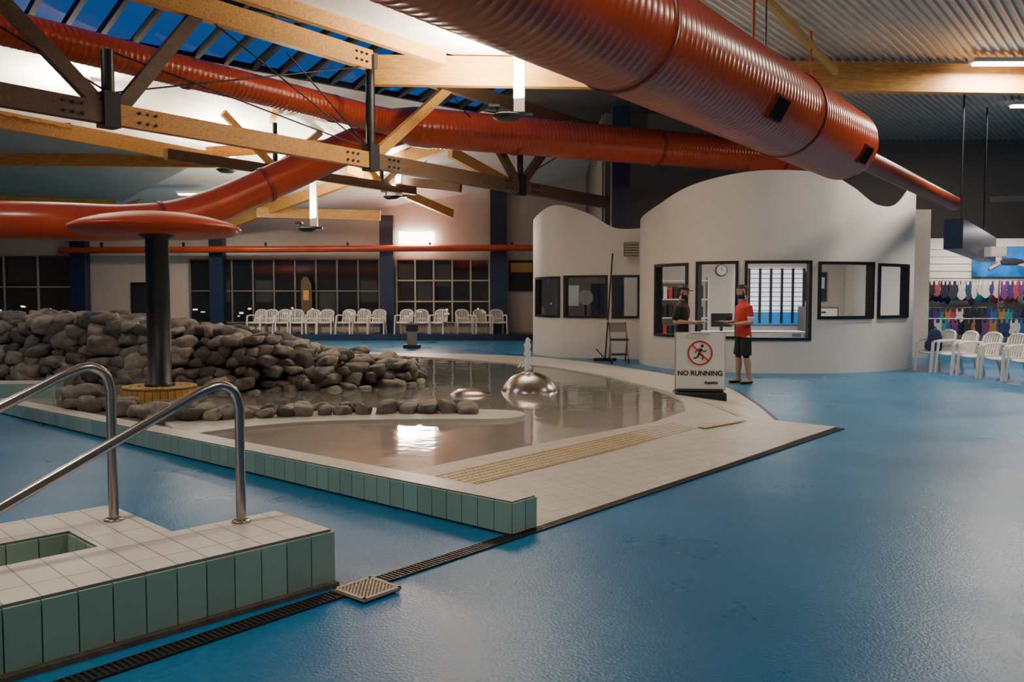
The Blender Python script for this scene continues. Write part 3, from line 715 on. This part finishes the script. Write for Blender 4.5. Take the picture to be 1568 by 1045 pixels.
# ---------------------------------------------------------------- rocks
def base_rock(seed):
    bm=bmesh.new(); bmesh.ops.create_icosphere(bm,subdivisions=3,radius=1)
    off=V((seed*7.3,seed*3.1,seed))
    for v in bm.verts:
        d=noise.noise(v.co*.9+off)*.45+noise.noise(v.co*2.2+off)*.18
        v.co*=1+d
        for ax in range(3):
            if abs(v.co[ax])>.72: v.co[ax]=math.copysign(.72+(abs(v.co[ax])-.72)*.35,v.co[ax])
    r=([v.co.copy() for v in bm.verts],[tuple(v.index for v in f.verts) for f in bm.faces]); bm.free(); return r
RB=[base_rock(i) for i in range(10)]
def rock(m,c,s):
    vs,fs=random.choice(RB); R=Matrix.Rotation(random.uniform(0,6.28),3,'Z')@Matrix.Rotation(random.uniform(-.4,.4),3,'X')@Matrix.Rotation(random.uniform(-.3,.3),3,'Y')
    S=V((s[0]*random.uniform(.75,1.35),s[1]*random.uniform(.8,1.2),s[2]*random.uniform(.75,1.3)))
    m.add([V(c)+R@V((v.x*S.x,v.y*S.y,v.z*S.z)) for v in vs],fs,ROCK,True)
m=M('rock_mound')
path=catmull([(-12,15.0,0),(-9.5,13.9,0),(-7.9,13.3,0),(-6.2,12.8,0),(-4.8,12.75,0),(-3.6,12.95,0),(-2.4,13.4,0),(-1.6,14.1,0),(-1.75,14.9,0),(-2.8,15.5,0)],10)
Hk=[(-13,1.3),(-8,1.2),(-6.4,1.2),(-5.6,1.05),(-4.6,1.0),(-3.8,.92),(-3,.68),(-2.2,.52),(-1.5,.40),(0,.35)]
def HH(x):
    for (a,b),(c,d) in zip(Hk,Hk[1:]):
        if a<=x<=c: return b+(d-b)*(x-a)/(c-a)
    return .35
S=[0]
for a,b in zip(path,path[1:]): S.append(S[-1]+(b-a).length)
def pat(s_):
    for i in range(len(S)-1):
        if S[i]<=s_<=S[i+1]:
            p=path[i].lerp(path[i+1],(s_-S[i])/(S[i+1]-S[i])); d=(path[i+1]-path[i]).normalized(); return p,V((-d.y,d.x,0))
    return path[-1],V((0,1,0))
lay=0
while lay*.155<1.3:
    z=.12+lay*.155; s_=random.uniform(0,.2)
    while s_<S[-1]:
        p,nn=pat(s_); rr=random.uniform(.11,.23)
        if p.x<-5.5: rr*=1.2
        if z<HH(p.x)+.02:
            q=p+nn*(lay*.07+random.uniform(-.04,.05)); rock(m,(q.x,q.y,z+random.uniform(-.04,.04)),(rr,rr*.9,rr*.6))
        s_+=rr*1.6
    lay+=1
for i in range(420):
    s_=random.uniform(0,S[-1]); p,nn=pat(s_); h=HH(p.x); dd=random.uniform(.3,2.4)
    q=p+nn*dd
    rr=random.uniform(.13,.24); 
    if q.y>16.4: continue
    hh=min(h,HH(q.x)) if dd>.4 else h
    rock(m,(q.x,q.y,max(.1,hh-.05+random.uniform(-.06,.10)-max(0,dd-1.5)*.25)),(rr,rr,rr*.6))
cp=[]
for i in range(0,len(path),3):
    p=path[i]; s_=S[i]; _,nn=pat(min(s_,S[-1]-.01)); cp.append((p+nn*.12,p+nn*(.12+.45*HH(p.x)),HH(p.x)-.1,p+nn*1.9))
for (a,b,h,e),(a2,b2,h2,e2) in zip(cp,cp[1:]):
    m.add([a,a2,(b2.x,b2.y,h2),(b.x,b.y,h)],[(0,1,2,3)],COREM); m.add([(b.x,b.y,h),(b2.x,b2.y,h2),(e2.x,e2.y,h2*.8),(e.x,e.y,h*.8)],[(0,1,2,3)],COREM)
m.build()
m=M('stone_border')
bp=catmull([(-5.9,11.2,0),(-5.3,10.65,0),(-3.7,9.75,0),(-3.3,9.85,0),(-2.75,10.0,0),(-2.15,10.2,0),(-1.14,10.35,0),(-.3,10.35,0)],8)
acc=0
for a,b in zip(bp,bp[1:]):
    acc+=(b-a).length
    if acc>.19:
        acc=0
        if -5.2<a.x<-4.1 and a.y>10.3: continue
        rr=random.uniform(.10,.15)*(1.25 if a.x<-3.4 else 1)
        rock(m,(a.x,a.y,.175+rr*.35),(rr,rr,rr*.62)); rock(m,(a.x+random.uniform(-.1,.1),a.y+.25,.175+rr*.35),(rr,rr*.9,rr*.6))
        if a.x>-3.6 and a.x<-1.8: rock(m,(a.x+random.uniform(-.1,.1),a.y+.5,.16+rr*.3),(rr*.9,rr*.9,rr*.6))
for c,s in (((-5.5,10.95,.28),(.30,.25,.17)),((-5.9,11.4,.25),(.25,.2,.15)),((-3.95,9.75,.2),(.22,.17,.12)),((-4.2,10.05,.18),(.2,.2,.12))): rock(m,c,s)
m.build()
# mushroom fountain
em=empty('mushroom_fountain',(-4.66,11.25,0))
m=M('tiled_base'); 
m.lathe([(.46,.0),(.46,.40),(.001,.40)],(0,0,0),GROUT,32,False)
for k in range(32):
    a=2*math.pi*(k+.5)/32
    for z,hh in ((.1,.17),(.28,.17)): m.box((.468*math.cos(a),.468*math.sin(a),z+.01),(.012,.083,hh),YELT,rz=a)
for ri,rr in enumerate((.12,.22,.32,.42)):
    nn=8+ri*8
    for k in range(nn):
        a=2*math.pi*k/nn; m.box((rr*math.cos(a),rr*math.sin(a),.405),(.09,2*math.pi*rr/nn-.008,.012),YELT,rz=a)
m.build(em)
m=M('pole'); m.lathe([(.19,.41),(.19,.44),(.15,.46),(.145,2.34),(.22,2.38),(.24,2.42)],(0,0,0),BLACK,28); m.build(em)
MR=mat('mushroom_red',(.54,.058,.014),.38,coat=.08,spec=.35)
m=M('cap'); m.lathe([(.2,2.40),(.7,2.37),(.96,2.40),(1.04,2.44),(1.065,2.475),(1.05,2.50),(1.0,2.53),(.9,2.57),(.7,2.625),(.45,2.67),(.2,2.695),(.001,2.70)],(0,0,0),MR,56); m.build(em)
em=empty('bubbler_fountain',(.27,13.1,0))
m=M('dome'); m.lathe([(.44,.14),(.43,.17),(.38,.26),(.28,.35),(.16,.41),(.06,.43),(.06,.47),(.001,.47)],(0,0,0),STEEL,36); m.build(em)
WJ=mat('foamy_water',(.95,.96,.96),.3,bump=.6,bscale=14,emis=(.9,.95,1),estr=.08); 
m=M('water_jet'); P=[];R=[]
for i in range(15): P.append((random.uniform(-.008,.008)-.03,0,.44+i*.037)); R.append(.042+.012*math.sin(i*1.9)+random.uniform(0,.008))
R[-1]=.012; m.tube(P,R,WJ,12)
for i in range(22):
    a=random.uniform(0,6.28); r_=random.uniform(.04,.16); m.ball((-.03+r_*math.cos(a),r_*math.sin(a),.47+random.uniform(0,.18)*(1-r_*4)+.02),random.uniform(.008,.018),WJ,6)
m.build(em)
m=M('bubbler_dome'); m.lathe([(.33,.13),(.3,.17),(.2,.21),(.08,.225),(.001,.225)],(-.6,12.6,0),STEEL,30); m.build()
# ---------------------------------------------------------------- sign
em=empty('no_running_sign',(2.76,12.5,.09),math.radians(-6))
m=M('base'); m.box((0,.05,.03),(.74,.46,.14),BLACK); m.box((0,.05,.12),(.66,.3,.05),BLACK); m.build(em,bevel=.02)
Rt=Matrix.Rotation(math.radians(-4),3,'X')
m=M('board'); m.box((0,.0,.55),(.70,.04,.82),SIGNW,R=Rt); m.box((0,.0,.97),(.3,.05,.03),SIGNW,R=Rt); m.box((0,.0,.55),(.735,.03,.85),FRAMEW,R=Rt); m.build(em,bevel=.008)
def F(x,z,o=.024): return Rt@V((x,-o,z))+V((0,0,.55))
m=M('prohibition_symbol')
pts=[F(.17*math.cos(a*math.pi/20),.12+.17*math.sin(a*math.pi/20)) for a in range(41)]
m.tube(pts,.013,REDP,6,False); m.beam(F(-.12,.24,.032),F(.12,0,.032),.022,.008,REDP,up=(0,-1,0))
def lb(a,b,w=.03): m.beam(F(a[0]*.85,a[1]*.85+.02),F(b[0]*.85,b[1]*.85+.02),w*.75,.008,BLACK,up=(0,-1,0))
m.tube([F(.03,.222,.02),F(.03,.222,.03)],.021,BLACK,16)
lb((.02,.19),(-.02,.10),.045); lb((.01,.18),(.08,.14),.02); lb((.08,.14),(.11,.165),.018); lb((.0,.18),(-.06,.17),.02); lb((-.06,.17),(-.08,.12),.018)
lb((-.015,.10),(.05,.06),.028); lb((.05,.06),(.04,0),.022); lb((-.02,.10),(-.05,.04),.028); lb((-.05,.04),(-.11,.03),.022)
m.build(em)
def text(s,x,z,size,mt,parent):
    c=D.curves.new('lettering','FONT'); c.body=s; c.size=size; c.align_x='CENTER'; c.extrude=.002; c.offset=.0025; c.materials.append(mt)
    o=D.objects.new('lettering',c); COL.objects.link(o); o.parent=parent; o.location=F(x,z,.026); o.rotation_euler=(math.radians(86),0,0)
text('NO RUNNING',0,-.21,.100,BLACK,em); text('Aquatics',.16,-.33,.055,BLACK,em)
m=M('wet_floor_sign'); m.box((-3.05,26.0,.06),(.5,.4,.1),BLACK); m.beam((-3.05,26.0,.1),(-3.05,26.1,.75),.3,.06,GREYW,up=(0,1,0)); m.box((-3.05,26.05,.62),(.36,.08,.2),BLACK); m.build()
# ---------------------------------------------------------------- people
def segd(p,a,b):
    ab=b-a; t=max(0,min(1,(p-a).dot(ab)/ab.length_squared)); return (p-a-ab*t).length
def hand(m,w,d,nrm,thumb_side,labels,curl=.35):
    w=V(w); d=V(d).normalized(); nrm=V(nrm); nrm=(nrm-d*nrm.dot(d)).normalized(); s=d.cross(nrm).normalized()*thumb_side
    for o in (-.028,-.010,.010,.028): m.ctube([w+s*o*.6,w+d*.045+s*o,w+d*.085+s*o],[.016,.0165,.014],SKIN,8)
    for i,(o,l) in enumerate(((.030,.92),(.010,1.0),(-.010,.95),(-.030,.75))):
        p=w+d*.088+s*o; dd=d.copy(); P=[w+d*.07+s*o,p]
        for j,sl in enumerate((.04,.026,.021)):
            a=curl*(1+.2*j); dd=(dd*math.cos(a)+nrm*math.sin(a)).normalized(); p=p+dd*sl*l; P.append(p)
        m.ctube(P,[.0105,.0105,.0098,.009,.008],SKIN,8)
    td_=(d*.6+s*.75+nrm*.15).normalized(); p0=w+d*.025+s*.02
    m.ctube([p0,p0+td_*.045,p0+td_*.045+(d*.9+s*.2+nrm*.3).normalized()*.032,p0+td_*.045+(d*.9+nrm*.35).normalized()*.056],[.0145,.0125,.011,.009],SKIN,8)
    labels.append((w,w+d*.15,.05,'skin'))
def person(loc,rz,sc,shirt,cap=False,beard=True,stripe=False,sandal=False,head_turn=0,headdrop=0):
    em=empty('standing_man',loc,rz); em.scale=(sc,)*3
    m=M('body'); LB=[]
    m.rings([((0,.01,.79),.15,.11),((0,.01,.83),.178,.126)],SKIN,28)
    m.rings([((0,.012,.855),.186,.134),((0,.012,.90),.182,.130),((0,.005,1.0),.168,.122),((0,.002,1.1),.164,.119),((0,-.005,1.2),.174,.122),((0,-.005,1.3),.186,.125),((0,.0,1.38),.188,.113),((0,.008,1.43),.160,.093),((0,.012,1.465),.105,.076),((0,.012,1.49),.070,.064)],SKIN,28)
    m.rings([((0,.012,1.44),.062,.060),((0,.008,1.52),.054,.056),((0,0,1.60),.052,.056)],SKIN,20)
    m.rings([((0,.012,1.47),.072,.070),((0,.008,1.50),.065,.065)],SKIN,20)
    LB+=[(V((0,0,.95)),V((0,0,1.36)),.15,'shirt'),(V((-.15,0,1.40)),V((.15,0,1.40)),.07,'shirt'),(V((0,.012,1.45)),V((0,.01,1.48)),.076,'shirt'),(V((0,0,1.53)),V((0,0,1.57)),.058,'skin')]
    T=Matrix.Translation((0,0,1.55))@Matrix.Rotation(head_turn,4,'Z')@Matrix.Rotation(headdrop,4,'X')@Matrix.Translation((0,0,-1.55))
    Ti=T.inverted(); h=M('h')
    h.rings([((0,-.058,1.556),.022,.024),((0,-.05,1.568),.040,.045),((0,-.035,1.59),.053,.062),((0,-.022,1.62),.062,.076),((0,-.012,1.65),.068,.088),((0,-.003,1.69),.075,.098),((0,.004,1.73),.077,.103),((0,.005,1.765),.071,.094),((0,.005,1.79),.054,.070),((0,.005,1.805),.024,.03)],SKIN,28)
    h.ctube([(0,-.092,1.70),(0,-.107,1.668),(0,-.112,1.655)],[.009,.012,.014],SKIN,10)
    h.ball((-.012,-.1,1.652),.010,SKIN,8); h.ball((.012,-.1,1.652),.010,SKIN,8)
    for s in (-1,1): h.ball((s*.077,.008,1.668),(.010,.019,.031),SKIN,10); h.ball((s*.032,-.088,1.708),(.02,.008,.006),SKIN,8)
    h.ball((0,-.094,1.617),(.022,.010,.006),SKIN,8); h.ball((0,-.091,1.606),(.02,.010,.006),SKIN,8)
    h.v=[tuple(T@V(v)) for v in h.v]; m.add(h.v,h.f,SKIN,True)
    for s,fy in ((-1,-.04),(1,.06)):
        hip=V((s*.09,.01,.86)); kn=V((s*.105,-.015+fy*.5,.49)); an=V((s*.115,.02+fy,.085))
        m.ctube([hip,hip.lerp(kn,.5),kn,kn.lerp(an,.3)+V((0,.012,0)),kn.lerp(an,.65),an],[.085,.075,.055,.060,.046,.037],SKIN,16)
        m.ctube([hip,hip.lerp(kn,.4),hip.lerp(kn,.92)],[.100,.099,.095],SKIN,20,flat=True)
        m.ctube([an+V((0,.04,-.045)),an+V((0,-.02,-.042)),an+V((s*.008,-.10,-.05)),an+V((s*.014,-.165,-.055))],[.036,.040,.040,.030],SKIN,14)
        m.ctube([an,an+V((0,.01,-.04))],[.038,.04],SKIN,12)
        LB+=[(hip,hip.lerp(kn,.80),.10,'short'),(kn,an,.05,'skin'),(an+V((0,.05,-.045)),an+V((s*.014,-.17,-.05)),.05,'shoe')]
    for s in (-1,1):
        sh=V((s*.190,.01,1.395)); el=V((s*.235,.045,1.125)); wr=V((s*.105,-.215,1.115))
        if s>0: wr=V((.115,-.225,1.09))
        m.ctube([sh,sh.lerp(el,.5),el],[.05,.046,.040],SKIN,14)
        m.ctube([el,el.lerp(wr,.3),wr],[.040,.042,.027],SKIN,14)
        m.ctube([V((s*.15,.005,1.39)),sh,sh.lerp(el,.45),sh.lerp(el,.80)],[.058,.064,.062,.063],SKIN,18,flat=True)
        hand(m,wr+(wr-el).normalized()*.012,V((-s*.12,-1,0)),V((0,0,1)),s,LB,.30)
        LB+=[(sh,sh.lerp(el,.76),.064,'shirt'),(sh.lerp(el,.9),el,.045,'skin'),(el,wr,.035,'skin')]
    o=m.build()
    rm=o.modifiers.new('r','REMESH'); rm.mode='VOXEL'; rm.voxel_size=.0075; rm.use_smooth_shade=True
    sm=o.modifiers.new('s','SMOOTH'); sm.iterations=3; sm.factor=.5
    bpy.context.view_layer.update(); dg=bpy.context.evaluated_depsgraph_get()
    me=D.meshes.new_from_object(o.evaluated_get(dg)); o.modifiers.clear(); o.data=me
    me.materials.clear()
    M_={'skin':0,'shirt':1,'short':2,'shoe':3,'hair':4,'stripe':5}
    for mt in (SKIN,shirt,BLKS,BLACK,HAIR,PAPER): me.materials.append(mt)
    for p in me.polygons:
        c=p.center.copy(); p.use_smooth=True
        l=Ti@c
        if l.z>1.535 and abs(c.x)<.12 and c.z>1.53:
            k='skin'
            if l.z>1.735+ max(0,-l.y)*.1 or (l.y>.022 and l.z>1.60 and abs(l.x)<.075) : k='hair'
            if beard and l.z<1.632 and l.y<.0 and l.z>1.548 and not (abs(l.x)<.022 and 1.603<l.z<1.622): k='hair'
            if beard and l.z<1.70 and -.03<l.y<.0 and abs(l.x)>.05 and abs(l.x)<.074: k='hair'
        else:
            k=min(LB,key=lambda q: segd(c,q[0],q[1])-q[2])[3]
            if k in('shirt','short') and abs(c.x)<.195 and .7<c.z<1.05: k='shirt' if c.z>.853 else 'short'
            if k=='shirt' and stripe and c.z<1.225 and abs(c.x)>.182: k='stripe'
            if k=='shoe' and sandal and c.z>.045: k='skin'
        p.material_index=M_[k]
    o.parent=em
    e=M('eyes')
    for s in (-1,1):
        e.ball(T@V((s*.031,-.0865,1.688)),(.013,.009,.007),PAPER,10); e.ball(T@V((s*.031,-.0945,1.688)),(.005,.003,.005),BLACK,8)
        e.beam(T@V((s*.015,-.1,1.707)),T@V((s*.048,-.09,1.708)),.006,.007,HAIR)
    e.build(em)
    if cap:
        c=M('cap'); c.rings([((0,.004,1.725),.084,.110),((0,.006,1.76),.081,.106),((0,.007,1.795),.064,.084),((0,.006,1.82),.025,.03)],BLACK,24)
        c.ball((0,-.125,1.732),(.065,.07,.008),BLACK,14); c.v=[tuple(T@V(v)) for v in c.v]; c.build(em)
    b=M('clipboard'); b.box((0,-.36,1.135),(.24,.31,.006),PAPER if cap else BLACK); b.box((0,-.36,1.14),(.21,.28,.003),PAPER); b.box((0,-.5,1.145),(.08,.02,.012),STEEL); b.build(em)
    if cap:
        l=M('lanyard'); l.tube(catmull([(-.06,-.055,1.47),(-.05,-.13,1.35),(0,-.14,1.18)],4),.004,REDP,6); l.tube(catmull([(.06,-.055,1.47),(.05,-.13,1.35),(0,-.14,1.18)],4),.004,REDP,6); l.box((0,-.14,1.14),(.06,.006,.09),PAPER); l.build(em)
    return em
person((3.10,15.55,.04),math.radians(55),.97,BLKS,cap=True,headdrop=math.radians(10))
person((4.20,15.5,0),math.radians(-78),1.0,REDS,stripe=True,sandal=True,headdrop=math.radians(12))
# ---------------------------------------------------------------- world & camera
w=D.worlds.new('dusk_sky'); bpy.context.scene.world=w; w.use_nodes=True
w.node_tree.nodes['Background'].inputs[0].default_value=(.03,.16,.45,1); w.node_tree.nodes['Background'].inputs[1].default_value=.55
cd=D.cameras.new('camera'); cam=D.objects.new('camera',cd); COL.objects.link(cam)
cam.location=(0,0,1.6); cam.rotation_euler=(math.radians(90-3.04),0,0); cd.lens=30.0; cd.sensor_width=36; cd.clip_end=200
bpy.context.scene.camera=cam
